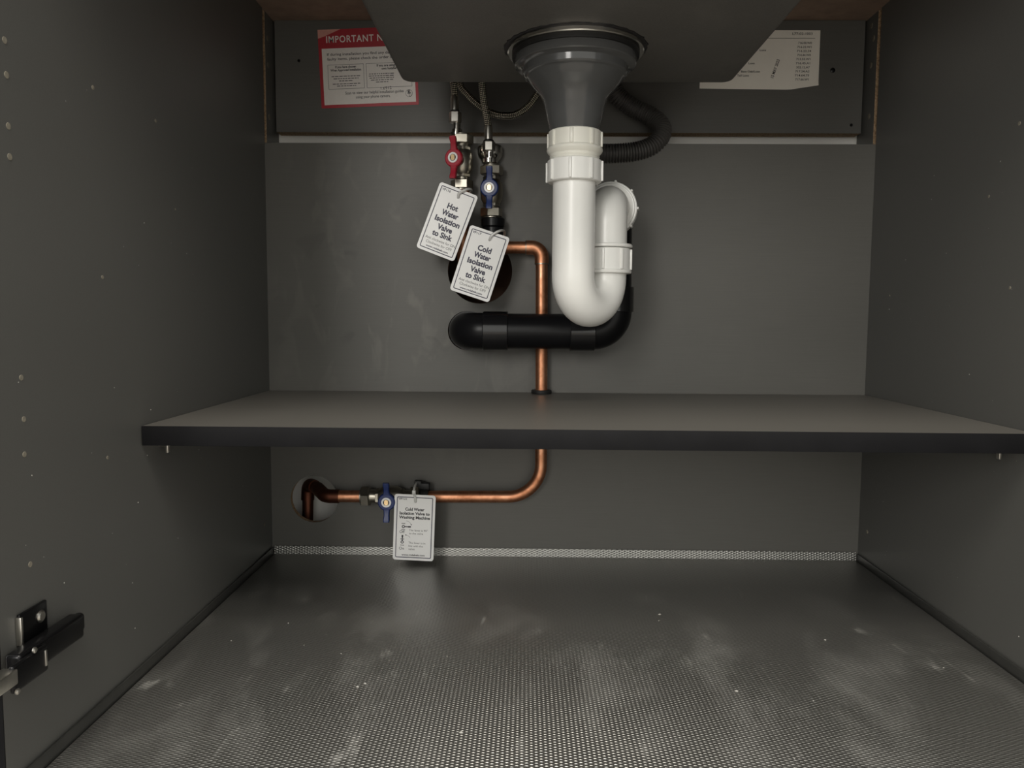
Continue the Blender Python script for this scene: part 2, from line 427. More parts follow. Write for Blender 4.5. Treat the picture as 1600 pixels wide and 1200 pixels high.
# ------------------------------------------------------------------ embossed drip mat with upturned rim
def build_mat():
    t = thing('drip_mat', (W/2, -262, 0), 'silver embossed plastic mat lining the bottom of the cabinet', 'mat')
    MB().box(4, W-4, YF+3, -1.5, -1.5, 0, .4).build('sheet', 'mat', t)
    MB().add([(4, -4.6, -.2), (W-4, -4.6, -.2), (W-4, -2.9, 10.2), (4, -2.9, 10.2), (4, -2.9, -.2), (W-4, -2.9, -.2), (W-4, -1.6, 10.2), (4, -1.6, 10.2)],
             [(0, 1, 2, 3), (4, 7, 6, 5), (3, 2, 6, 7), (0, 4, 5, 1), (0, 3, 7, 4), (1, 5, 6, 2)]).build('rim', 'mat', t)
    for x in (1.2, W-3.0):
        MB().box(x, x+1.8, YF+3, -4.5, -1.0, 9.2, .5).build('rim', 'mat_rim_shade', t)
build_mat()

# ------------------------------------------------------------------ shelf
def build_shelf():
    t = thing('shelf', (W/2, -170, 198), 'half-depth dark grey cabinet shelf with a black front edge', 'shelf')
    MB().plate([(1, -337), (W-1, -337), (W-1, -3), (1, -3)], [circle(351.5, -17, 10, 24)], 17, lambda u, v, w_: (u, v, 215-w_)).build('board', 'shelf_top', t)
    MB().box(1, W-1, -338.2, -337, 198, 215, .3).build('edge_strip', 'black_edging', t)
build_shelf()
for x0, sg, y, lab in ((0, 1, -305, 'small metal shelf pin under the shelf at the left side panel'),
                       (W, -1, -298, 'small metal shelf pin under the shelf at the right side panel')):
    p = MB(); p.lathe([(2.5, -6), (2.5, 9), (2.0, 9.6), (0, 9.6)], mtx((x0, y, 194.2), (sg, 0, 0)), 16)
    a, b = sorted((x0+sg*6.5, x0+sg*9.0)); p.box(a, b, y-2.4, y+2.4, 186.2, 197.7, .6)
    tag(p.build('shelf_pin', 'satin_steel'), lab, 'shelf pin', 'shelf pins')

# ------------------------------------------------------------------ sink bowl
def build_sink():
    t = thing('kitchen_sink', (381, -280, 575), 'underside of a dark grey composite sink bowl hanging through the worktop', 'sink')
    mb = MB(); loops = []
    R = 5.0
    def loop(inset, z, extra=0, back=None):
        return [(u, v, z) for u, v in rrect(189-extra+inset, 560+extra-inset, -470-extra+inset, -90.5+extra-(inset if back is None else back), max(3, 13-min(inset, 10)+max(0, extra)), 8)]
    loops.append(loop(47, 574, 0, 8))
    for k in range(7):
        a = math.radians(90*k/6); loops.append(loop(R*(1-math.sin(a)), 574.6+R*(1-math.cos(a))))
    for z, e in ((640, 3), (692, 6), (730.4, 8)): loops.append(loop(0, z, e))
    loops.append(loop(0, 730.4, 50)); loops.append(loop(0, 735, 50)); loops.append(loop(0, 735, 2))
    loops.append(loop(0, 640, -5)); loops.append(loop(12, 584, 0))
    n = len(loops[0]); vs = [p for lp in loops for p in lp]; fs = []
    for i in range(len(loops)-1):
        for k in range(n): fs.append((i*n+k, i*n+(k+1) % n, (i+1)*n+(k+1) % n, (i+1)*n+k))
    fs.append(list(range(n))); fs.append([(len(loops)-1)*n+k for k in range(n)])
    mb.add(vs, fs); mb.build('bowl', 'sink', t, angle=40)
build_sink()

# ------------------------------------------------------------------ strainer waste under the bowl
DX, DY = 377.5, -204.0
def build_waste():
    t = thing('strainer_waste', (DX, DY, 575), 'grey plastic funnel-shaped strainer waste hanging from the sink bowl', 'sink waste')
    A = mtx((DX, DY, 0))
    g = MB(); seg = 90; vs = []; fs = []
    rr = [70.4+random.uniform(-1.0, 1.3) for _ in range(seg)]
    for z, q in ((574.9, 0), (573.4, .4), (572.8, 2), (572.8, 22)):
        for k in range(seg):
            a = 2*math.pi*k/seg; r = rr[k]-q if q < 20 else 45
            vs.append((r*math.cos(a), r*math.sin(a), z))
    for i in range(3):
        for k in range(seg): k2 = (k+1) % seg; fs.append((i*seg+k, i*seg+k2, (i+1)*seg+k2, (i+1)*seg+k))
    g.add(vs, fs, A); g.build('sealant_bead', 'sealant', t)
    MB().lathe([(50, 573.4), (65.6, 573.4), (67.0, 572.6), (67.0, 569.6), (66.0, 568.7), (50, 568.7)], A, 72).build('chrome_ring', 'chrome', t)
    MB().lathe([(50, 569), (62.3, 569), (62.6, 568), (62.3, 564.6), (50, 564.6)], A, 72).build('rubber_washer', 'black_rubber', t)
    MB().lathe([(50, 565.8), (58.6, 565.8), (59.7, 565.2), (60, 564), (59.6, 557.6), (58.6, 556.6), (53.5, 555.6), (52.2, 554.6), (51.4, 549),
                (50.2, 547.4), (48.6, 546.8), (47.6, 546), (46.6, 544), (42, 538.4), (37, 533), (33.6, 529), (31.4, 524), (29.5, 516),
                (27.2, 506), (24.8, 498), (23.6, 493), (23.4, 486)], A, 72).build('funnel_body', 'grey_plastic', t, angle=28)
build_waste()

# ------------------------------------------------------------------ white trap
def ribbed_nut(name, m, r, h, ribs, parent, key, rib=2.0, ribw=3.4, phase=0.0, inner=None, flare=0):
    n = MB(); n.lathe([(inner or r*.8, 0), (r-1.0, 0), (r, .8), (r+flare, h-.8), (r-1.0+flare, h), (inner or r*.8, h)], m, 56)
    o = n.build(name, key, parent)
    for k in range(ribs):
        a = 2*math.pi*(k+phase)/ribs
        mm = m @ Matrix.Rotation(a, 4, 'Z')
        MB().box(r-1.2, r+rib, -ribw/2, ribw/2, .9, h-.9, .7, 2, m=mm).build('rib', key, o)
    return o
RX, RY = 416.0, -157.0                                          # riser leg
def build_trap():
    t = thing('waste_trap', (378, -204, 302), 'white plastic U-bend waste trap with ribbed nuts below the grey funnel', 'waste trap')
    A = Vector((378.0, DY, 0)); B = Vector((RX, RY, 0)); d = B-A; rad = d.length/2; d.normalize(); zc = 352.5
    pth = [A+Vector((0, 0, 466)), A+Vector((0, 0, 400))]
    for k in range(25):
        a = math.pi*k/24; pth.append(A+d*(rad-rad*math.cos(a))+Vector((0, 0, zc-rad*math.sin(a))))
    pth.append(B+Vector((0, 0, 372)))
    MB().tube(pth, 21.4, 40).build('u_bend', 'white_plastic', t)
    dirv = Vector((21, 109, 0)).normalized()
    p2 = arcpath([B+Vector((0, 0, 368)), B+Vector((0, 0, 431.5)), B+Vector((0, 0, 431.5))+dirv*53], 22, 18)
    MB().tube(p2, 21.4, 40).build('outlet_elbow', 'white_plastic', t)
    # inlet: upper nut, threaded tail with flange, lower nut
    ribbed_nut('nut', mtx((378, DY, 477.6)), 26.2, 16.6, 8, t, 'white_plastic_warm', 1.6, 3.4, .77)
    MB().lathe([(20, 479), (26.4, 479), (27.6, 477.4), (27.9, 475.4), (27.2, 473.8), (25.0, 471.4), (24.6, 469.6), (25.0, 469.2), (24.4, 468), (24.6, 466.8), (23.9, 465.6), (23.9, 460), (20, 460)],
               mtx((378, DY, 0)), 56).build('threaded_tail', 'white_plastic_warm', t, angle=25)
    ribbed_nut('nut', mtx((378, DY, 444.6)), 27.0, 21.4, 8, t, 'white_plastic', 2.0, 2.8, .735, inner=20)
    # riser nut
    MB().lathe([(21, 384.2), (26.6, 384.2), (27.4, 385.2), (27.4, 387), (26.6, 388), (21, 388)], mtx((RX, RY, 0)), 48).build('collar', 'white_plastic', t)
    ribbed_nut('nut', mtx((RX, RY, 360.4)), 25.4, 23.4, 8, t, 'white_plastic', 2.0, 2.8, .71, inner=20)
    MB().lathe([(20, 357.6), (26.2, 357.6), (26.8, 358.6), (26.8, 360.8), (20, 360.8)], mtx((RX, RY, 0)), 48).build('collar', 'white_plastic', t)
    # outlet nut facing the back panel
    c = B+Vector((0, 0, 431.5))+dirv*38
    ribbed_nut('nut', mtx(c, dirv, (0, 0, 1)), 29.4, 17, 9, t, 'white_plastic', 1.8, 2.6, .25, inner=20)
    MB().lathe([(20, 0), (24.6, -2.6), (26.4, -2.6), (27.4, -1.6), (27.6, 1), (20, 1)], mtx(c, dirv), 48).build('collar', 'white_plastic', t)
    return c, dirv
tc, tdir = build_trap()

# ------------------------------------------------------------------ black waste pipe
def build_black_pipe():
    bx_, by_, bz_ = 437.0, -48.0, 294.0
    t = thing('waste_pipe', (bx_, by_, 273), 'black plastic waste pipe running from the white trap into the back panel', 'pipe')
    top = Vector((bx_, by_, 431.5)); a0 = tc+tdir*17.4
    MB().tube(arcpath([a0, Vector((bx_-1, by_, 431.5)), Vector((bx_, by_, 318))], 23, 14), 21.0, 36).build('outlet_bend', 'black_plastic', t)
    MB().tube(arcpath([(bx_, by_, 348), (bx_, by_, bz_), (384, by_, bz_)], 24, 16), 21.6, 36).build('corner_bend', 'black_plastic', t)
    for c, ax, l in (((bx_, by_, 318), (0, 0, 1), 30), ((384, by_, bz_), (1, 0, 0), 30), ((279, by_, bz_), (1, 0, 0), 30)):
        MB().lathe([(20, 0), (23.2, 0), (23.8, .8), (23.8, l-.8), (23.2, l), (20, l)], mtx(c, ax), 40).build('socket', 'black_gloss', t)
    MB().tube([(300, by_, bz_), (392, by_, bz_)], 21.4, 36).build('straight_pipe', 'black_plastic', t)
    MB().tube(arcpath([(300, by_, bz_), (257.6, by_, bz_), (257.6, 30, bz_)], 22, 16), 22.2, 36).build('wall_bend', 'black_plastic', t)
    MB().ring(22, 24.5, -6, -1, mtx((257.6, 0, bz_), (0, 1, 0))).build('sealant_bead', 'sealant', t)
build_black_pipe()

# ------------------------------------------------------------------ copper pipes
CY = -17.0
def build_copper():
    t = thing('copper_pipe', (351, CY, 81), 'long copper pipe dropping through the shelf and bending left below it', 'pipe')
    z0 = 397.5
    MB().tube(arcpath([(289, CY, 416), (289, CY, z0), (349.8, CY, z0), (351, CY, 240), (351.5, CY, 140), (352, CY, 82.5), (190, CY, 81)], [12, 12, 300, 300, 42], 14), 7.5, 28).build('pipe', 'copper', t)
    MB().tube(arcpath([(329.5, CY, z0), (349.8, CY, z0), (349.95, CY, 377)], 12.5, 14), 8.7, 28).build('elbow_fitting', 'copper', t)
    MB().ring(7.6, 8.9, 0, 1.2, mtx((329.5, CY, z0), (1, 0, 0)), 28).build('solder_ring', 'nickel', t)
    MB().ring(7.6, 8.9, 0, 1.2, mtx((350, CY, 376.6)), 28).build('solder_ring', 'nickel', t)
    MB().tube(arcpath([(289, CY, 412), (289, CY, z0), (306, CY, z0)], 12.5, 12), 8.7, 28).build('elbow_fitting', 'copper', t)
build_copper()
g = MB(); g.lathe([(7.7, 215.1), (12.4, 215.1), (12.8, 215.8), (12.8, 219), (12.2, 219.8), (7.7, 219.8)], mtx((351.2, CY, 0)), 32)
tag(g.build('pipe_grommet', 'black_rubber'), 'black rubber grommet where the copper pipe passes through the shelf', 'grommet')
t = thing('copper_pipe', (100, CY, 80), 'short copper pipe stub turning into the round hole at lower left', 'pipe')
MB().tube(arcpath([(128, CY, 80.5), (76, CY, 80.5), (56, 16, 84), (37, 40, 84), (35, 40, 20), (35, 40, -60)], [10, 10, 8, 8], 10), 7.5, 24).build('pipe', 'copper_dull', t)
MB().tube(arcpath([(93, CY, 80.5), (75, CY, 80.5), (57, 14, 83.5)], 12, 10), 8.8, 24).build('elbow_fitting', 'copper_dull', t)
MB().tube([(128, CY, 80.5), (88, CY, 80.5)], 7.6, 24).build('straight_pipe', 'copper', t)
MB().tube(arcpath([(51, 22, 84), (37, 40, 84), (36, 40, 62)], 11, 10), 8.8, 24).build('elbow_fitting', 'copper_dull', t)
t = thing('copper_pipe', (251, CY, 430), 'copper tail below the red-handled valve, mostly behind the hot water tag', 'pipe')
MB().tube(arcpath([(251.5, CY-3, 474), (252, CY-3, 380), (256, 70, 372)], 16, 10), 7.5, 24).build('pipe', 'copper', t)

# ------------------------------------------------------------------ isolation valves
def hexprof(r, z0, z1, c=1.0): return [(r*.55, z0), (r*.90, z0), (r, z0+c), (r, z1-c), (r*.90, z1), (r*.55, z1)]
def valve(name, origin, axis, front, lever_key, label, half=31.5, lever_axis=None, top_hex=True):
    t = thing(name, origin, label, 'valve', 'butterfly-lever isolation valves')
    m = mtx(origin, axis, Vector(axis).cross(Vector(front))*-1)      # local z = pipe axis, local y = away from viewer
    y = (m.to_3x3() @ Vector((0, 1, 0)))
    if y.dot(Vector(front)) > 0: m = m @ Matrix.Rotation(math.pi, 4, 'Z')
    MB().lathe([(8, -half+10), (8.8, -half+11), (8.8, -15), (10.5, -14.5), (11.6, -12.6), (13.2, -9), (13.8, -3), (13.8, 3), (13.2, 9), (11.6, 12.6), (10.5, 14.5), (8.8, 15), (8.8, half-11), (8, half-10)], m, 36).build('body', 'nickel', t, angle=25)
    MB().lathe(hexprof(13.8, -half, -half+11), m, 6, phase=.25).build('union_nut', 'nickel', t)
    MB().lathe([(7, -half-1.6), (9.4, -half-1.6), (10.6, -half-.8), (10.6, -half), (7, -half)], m, 30).build('collar', 'nickel', t)
    MB().lathe(hexprof(14.2, half-11, half), m, 6, phase=.25).build('union_nut', 'nickel', t)
    MB().lathe([(7, half), (10.8, half), (10.8, half+.8), (9.6, half+1.6), (7, half+1.6)], m, 30).build('collar', 'nickel', t)
    MB().lathe(hexprof(10.6, 14, 18.5, .6), m, 6).build('neck_nut', 'nickel', t)
    MB().lathe(hexprof(10.6, -18.5, -14, .6), m, 6).build('neck_nut', 'nickel', t)
    # stem and butterfly lever: lever plane is local y = -30
    ms = m @ Matrix.Rotation(math.radians(90), 4, 'X')               # local z -> -y (towards the viewer)
    MB().lathe([(6.5, 10), (7.2, 11), (7.2, 22), (5.8, 23), (5.8, 27)], ms, 24).build('stem', 'nickel', t)
    lev = m if lever_axis is None else m @ Matrix.Rotation(math.radians(90), 4, 'Y')
    L = MB(); ml = lev @ Matrix.Rotation(math.radians(90), 4, 'X')
    L.lathe([(4, 23.4), (9.6, 23.4), (10.8, 24.4), (11.2, 26.5), (10.8, 29.4), (9.6, 30.4), (4, 30.4)], ml, 36)
    for sg in (1, -1):                                               # tapering wing with a bent tip
        sec = [(7.5, 4.6, -23.8, -30.0), (12, 3.6, -24.6, -30.2), (17, 3.3, -26.0, -31.4), (22, 3.9, -28.4, -33.6), (24.8, 3.5, -29.0, -33.8)]
        vs = []; fs = []
        for z, hw, ya, yb in sec:
            vs += [(-hw, ya, sg*z), (hw, ya, sg*z), (hw, yb+.8, sg*z), (hw-1, yb, sg*z), (-hw+1, yb, sg*z), (-hw, yb+.8, sg*z)]
        for i in range(len(sec)-1):
            for k in range(6): k2 = (k+1) % 6; fs.append((i*6+k, i*6+k2, i*6+6+k2, i*6+6+k))
        fs += [tuple(range(6)), tuple(range(len(vs)-6, len(vs)))]
        L.add(vs, fs, lev)
    lo = L.build('lever_handle', lever_key, t)
    MB().ring(3.9, 6.1, 30.2, 31.6, ml, 30).build('lever_nut', 'card_white', lo)
    MB().lathe([(4.1, 30.2), (4.1, 30.6), (0, 30.6)], ml, 24).build('spindle_seat', 'hinge_black', lo)
    sp = MB(); pts = rrect(-2.4, 2.4, -3.4, 3.4, 2.1, 6)
    sp.plate(pts, [], 1.6, lambda u, v, w_: tuple(ml @ Vector((u, v, 32.0-w_)))); sp.build('spindle', 'brass', lo)
    return t
valve('ball_valve', (250.5, -20, 500.5), (0, 0, 1), (-.27, -.96, 0), 'red_lever', 'nickel isolation valve with a red butterfly lever', 32.5)
valve('ball_valve', (287.2, -20, 465.2), (0, 0, 1), (-.05, -1, 0), 'blue_lever', 'nickel isolation valve with a blue lever above the shelf', 31)
valve('ball_valve', (159, CY, 81), (1, 0, 0), (0, -1, -.02), 'blue_lever', 'nickel isolation valve with a blue lever below the shelf', 37, lever_axis=1)
# push-fit coupling and black clip
c = MB(); c.lathe([(9, 410.5), (12.6, 410.5), (13.4, 411.4), (13.4, 421), (12.6, 422), (14.6, 423), (14.8, 432), (13.6, 433), (9, 433)], mtx((289, CY-1, 0)), 36)
tag(c.build('push_fit_coupling', 'black_plastic'), 'black push-fit coupling under the upper blue-handled valve', 'coupling')
c = MB(); c.ring(7.8, 11, -5, 5, mtx((203, CY, 81), (1, 0, 0)), 30); c.box(197, 209, CY-3, CY+7, 90, 99, 1.2); c.box(190, 199, CY-3, CY+6, 90, 102, 1.2); c.box(198, 208, CY+6, -.3, 74, 88, .8)
tag(c.build('pipe_clip', 'black_rubber'), 'black plastic clip holding the copper pipe behind the lowest tag', 'pipe clip')

# ------------------------------------------------------------------ braided hoses
def hose(name, pts, label, r=4.3):
    t = thing(name, pts[0], label, 'hose'); MB().tube(spline(pts, 14), r, 20).build('braid', 'braid', t); return t
hx, hy = 243.5, -22.0
t = hose('braided_hose', [(241.6, hy, 577), (240.8, hy, 590), (239, hy+1, 602), (236, hy+6, 640), (236, hy+8, 688)], 'braided steel hose rising from the red-handled valve')
MB().lathe([(4, 562), (4.8, 562.4), (5.0, 577), (4.5, 579), (4, 579)], mtx((241.8, hy, 0)), 24).build('ferrule', 'satin_steel', t)
MB().lathe([(4, 559.5), (5.2, 559.5), (5.2, 562.2), (4, 562.2)], mtx((242, hy, 0)), 24).build('o_ring', 'black_rubber', t)
MB().lathe(hexprof(7.6, 547.5, 560.4, .9), mtx((242.3, hy, 0)), 6, phase=0).build('hose_nut', 'satin_steel', t)
MB().lathe([(3.6, 547.8), (4.6, 547.6), (4.6, 540), (6.4, 539.4), (6.4, 536), (8.6, 535.2), (8.6, 532.6), (3.6, 532.6)], mtx((244.5, hy, 0)), 28).build('tailpiece', 'chrome', t)
t = hose('braided_hose', [(283, -21, 541), (281.5, -21, 552), (277, -19, 575), (274.6, -17, 597), (272, -14, 640), (272, -10, 688)], 'braided steel hose rising from the upper blue-handled valve', 4.6)
MB().lathe([(4, 527.4), (4.9, 527.8), (5.1, 541), (4.7, 544), (4, 544)], mtx((283.2, -21, 0)), 24).build('ferrule', 'satin_steel', t)
MB().lathe([(4, 524), (6.6, 524), (6.6, 526.2), (5.4, 527.6), (4, 527.6)], mtx((283.4, -21, 0)), 24).build('o_ring', 'black_rubber', t)
MB().lathe(hexprof(8.0, 513.2, 524.6, .9), mtx((283.8, -23, 0)), 6, phase=0).build('hose_nut', 'satin_steel', t)
MB().lathe([(4, 513.4), (5.0, 513.2), (4.6, 511.6), (5.0, 510), (4.6, 508.4), (5.0, 506.8), (4.6, 505), (7.4, 504.6), (9.8, 504), (9.8, 499.4), (8.6, 498), (4, 498)], mtx((284.8, -22, 0)), 30).build('tailpiece', 'chrome', t)
MB().lathe([(8, 501), (14.2, 509), (15.6, 514), (15.6, 521), (14.4, 522.6), (8, 522.6)], mtx((284.6, -7.5, 0)), 36).build('union_cup', 'chrome', t)
t = hose('braided_hose', [(236, -4, 690), (238, -4, 640), (245, -3, 602), (256, -3, 586), (270, -3, 573.5), (286, -3, 564), (301, -3, 561), (316, -3, 562.5), (331, -3, 572), (343, -3, 588), (352, -2, 606), (358, 0, 650), (358, 0, 690)],
         'looped braided hose sagging between the valves and the funnel', 4.4)

# ------------------------------------------------------------------ corrugated drain hose
def build_corrugated():
    t = thing('corrugated_hose', (470, -4, 516), 'dark grey corrugated drain hose curling behind the funnel', 'hose')
    pts = spline([(388, 24, 688), (388, 24, 600), (387, 22, 552), (392, 14, 528), (408, 3, 518), (430, -2, 515.5), (462, -2, 517.5), (484, 0, 524), (497, 4, 536), (500, 12, 551), (488, 20, 566), (462, 24, 580), (440, 22, 600), (432, 18, 640), (432, 18, 688)], 40)
    out = []; rad = []; acc = 0; last = None; L = 0
    # resample evenly so each ridge gets four samples
    cum = [0]
    for i in range(1, len(pts)): cum.append(cum[-1]+(pts[i]-pts[i-1]).length)
    pitch = 3.4; n = int(cum[-1]/pitch*4); j = 0
    for k in range(n+1):
        s_ = cum[-1]*k/n
        while j < len(cum)-2 and cum[j+1] < s_: j += 1
        f = (s_-cum[j])/max(1e-6, cum[j+1]-cum[j]); out.append(pts[j].lerp(pts[j+1], f)); rad.append((11.9, 11.9, 9.6, 9.6)[k % 4])
    MB().tube(out, rad, 22).build('ridged_tube', 'corrugated_grey', t, angle=60)
build_corrugated()

# ------------------------------------------------------------------ tags
def tag_card(name, centre, rotdeg, w_, h_, hole, label, group='hanging valve tags', tilt=0):
    t = thing(name, centre, label, 'tag', group)
    m = Matrix.Translation(centre) @ Matrix.Rotation(math.radians(-rotdeg), 4, (0, -1, 0)) @ Matrix.Rotation(math.radians(90+tilt), 4, 'X')
    MB().plate(rrect(-w_/2, w_/2, -h_/2, h_/2, 3.4), [circle(hole[0], hole[1], 1.5, 16)], .9, lambda u, v, q: tuple(m @ Vector((u, v, -q)))).build('card', 'card_white', t)
    b = MB(); i = 3.1; frame_line(b, -w_/2+i, w_/2-i, -h_/2+i, h_/2-i, 1.0, m, 1.6); b.build('border_line', 'ink_blue', t)
    return t, m
def tie(t, pts, headpos=None, wd=2.4):
    c = MB(); c.tube(spline(pts, 8), 1.5, 10)
    if headpos: c.box(headpos[0]-2.3, headpos[0]+2.3, headpos[1]-1.8, headpos[1]+1.8, headpos[2]-4, headpos[2]+3, .9)
    c.build('cable_tie', 'tie', t)
def sink_tag(code, first, centre, rot, w_, h_, label, tie_pts):
    hole = (2.2, h_/2-9.8)
    t, m = tag_card('valve_tag', centre, rot, w_, h_, hole, label)
    x = MB()
    k = h_/82
    for s_, yy, wd in ((first, 15.2, {'Hot': 13.2, 'Cold': 16.8}[first]), ('Water', 6.3, 20.8), ('Isolation', -2.6, 31), ('Valve', -11.5, 18.6), ('to Sink', -20.0, 25)):
        put_text(x, s_, .4, yy*k, 6.1, wd, 'c', m, .04)
    x.build('bold_lettering', 'ink_blue', t)
    y = MB(); put_text(y, code, -w_/2+4.9, h_/2-7.9, 2.6, 10.6, 'l', m, .02); y.build('code_lettering', 'ink_blue', t)
    y = MB(); put_text(y, 'www.rmlabels.com', 0, -35.2*k, 2.1, 28, 'c', m, .03); y.build('web_address', 'ink_blue', t)
    y = MB()
    put_text(y, 'Anti clockwise for ON', .6, -26.0*k, 3.1, 37.4, 'c', m)
    put_text(y, 'Clockwise for OFF', .6, -30.9*k, 3.1, 32.4, 'c', m)
    y.build('fine_lettering', 'ink_grey', t)
    hp = m @ Vector((hole[0], hole[1], 0))
    tie(t, [hp+Vector((0, 1.2, 0)), hp+Vector((.3, -1.3, .6))]+[Vector(p) for p in tie_pts])
    return t
sink_tag('VP116', 'Hot', (236.4, -62, 423.2), 20.8, 48, 82, 'white tag reading Hot Water Isolation Valve to Sink',
         [(251, -64.4, 456), (259, -64, 460.5), (264, -52, 462.5), (262, -28, 463), (252, -9, 463), (243, -14, 461)])
sink_tag('VP117', 'Cold', (275.6, -68, 373.6), 18.0, 49, 80, 'white tag reading Cold Water Isolation Valve to Sink',
         [(291, -70.4, 407.5), (299, -69, 412), (304, -52, 413.5), (303, -28, 409), (296, -8, 408), (280, -8, 408)])
def washing_tag():
    w_, h_ = 51.2, 83.6; hole = (.6, h_/2-8.6)
    t, m = tag_card('valve_tag', (193.3, -46, 48.4), 2.2, w_, h_, hole, 'white tag reading Cold Water Isolation Valve to Washing Machine')
    x = MB()
    put_text(x, 'VP121', -w_/2+5, h_/2-7.0, 2.2, 10.4, 'l', m, .02); x.build('code_lettering', 'ink_black', t); x = MB()
    for s_, yy, wd in (('Cold Water', 21.4, 24), ('Isolation Valve to', 16.2, 37.6), ('Washing Machine', 11.0, 38.6)):
        put_text(x, s_, .2, yy, 3.5, wd, 'c', m, .035)
    x.build('bold_lettering', 'ink_black', t)
    x = MB(); put_text(x, 'www.rmlabels.com', 0, -36.0, 2.0, 29, 'c', m, .025); x.build('web_address', 'ink_black', t)
    y = MB()
    put_text(y, 'Off', -14.8, -7.6, 3.4, 6.4, 'c', m, .008); put_text(y, 'On', -14.8, -28.6, 3.4, 6, 'c', m, .008)
    put_text(y, 'The lever is 90°', -6.2, -4.6, 2.4, 23.4, 'l', m); put_text(y, 'to the valve', -6.2, -8.6, 2.4, 17.6, 'l', m)
    put_text(y, 'The lever is in', -6.2, -20.6, 2.4, 20.8, 'l', m); put_text(y, 'line with the', -6.2, -24.6, 2.4, 18, 'l', m); put_text(y, 'valve', -6.2, -28.6, 2.4, 7.8, 'l', m)
    y.build('fine_lettering', 'ink_grey', t)
    # the two little lever pictograms: ring, lever, body ticks and an arc with an arrow head
    z = MB(); g_ = MB()
    for (cx, cy, up) in ((-13.4, .8, 0), (-14.2, -19.0, 1)):
        z.ring(1.0, 2.0, .1, .12, m @ Matrix.Translation((cx, cy, 0)), 20)
        if up: strip(z, cx-.7, cx+.7, cy+1.8, cy+6.2, m); strip(z, cx-1.0, cx+1.0, cy+6.2, cy+9.2, m)
        else: strip(z, cx+1.8, cx+6, cy-.6, cy+.6, m); strip(z, cx+6, cx+9.4, cy-.9, cy+.9, m)
        for sy in (1, -1):
            for dx in (-2.2, -.6, 1.0): strip(g_, cx+dx, cx+dx+1.1, cy+sy*3.9-.6, cy+sy*3.9+.6, m)
    arc = [(-3.6+7.0*math.cos(a), .8+7.4*math.sin(a)) for a in [math.radians(20+70*k/10) for k in range(11)]]
    arc2 = [(-11.0+6.4*math.cos(a), -13.6+3.6*math.sin(a)) for a in [math.radians(5+75*k/10) for k in range(11)]]
    for A_ in (arc, arc2):
        A2 = [(u-6.6, v) if A_ is arc else (u, v) for u, v in A_]
        for i in range(10):
            (a, b), (c_, d) = A2[i], A2[i+1]; nx, ny = (d-b), -(c_-a); L = math.hypot(nx, ny); nx, ny = nx/L*.16, ny/L*.16
            g_.add([(a-nx, b-ny, .12), (c_-nx, d-ny, .12), (c_+nx, d+ny, .12), (a+nx, b+ny, .12)], [(0, 1, 2, 3)], m)
        e = A2[0] if A_ is arc else A2[-1]
        z.add([(e[0]-.9, e[1]+.8, .12), (e[0]+.9, e[1]+.8, .12), (e[0], e[1]-1.0, .12)], [(0, 1, 2)], m)
    z.build('lever_pictogram', 'ink_black', t); g_.build('pictogram_lines', 'ink_grey', t)
    hp = m @ Vector((hole[0], hole[1], 0))
    tie(t, [hp+Vector((0, 1.2, 0)), hp+Vector((0, -1.4, .4)), hp+Vector((-.2, -1.8, 6)), (193, -44, 91), (192.8, -38, 97), (192.6, -20, 99)], (193, -43.5, 92.5))
washing_tag()

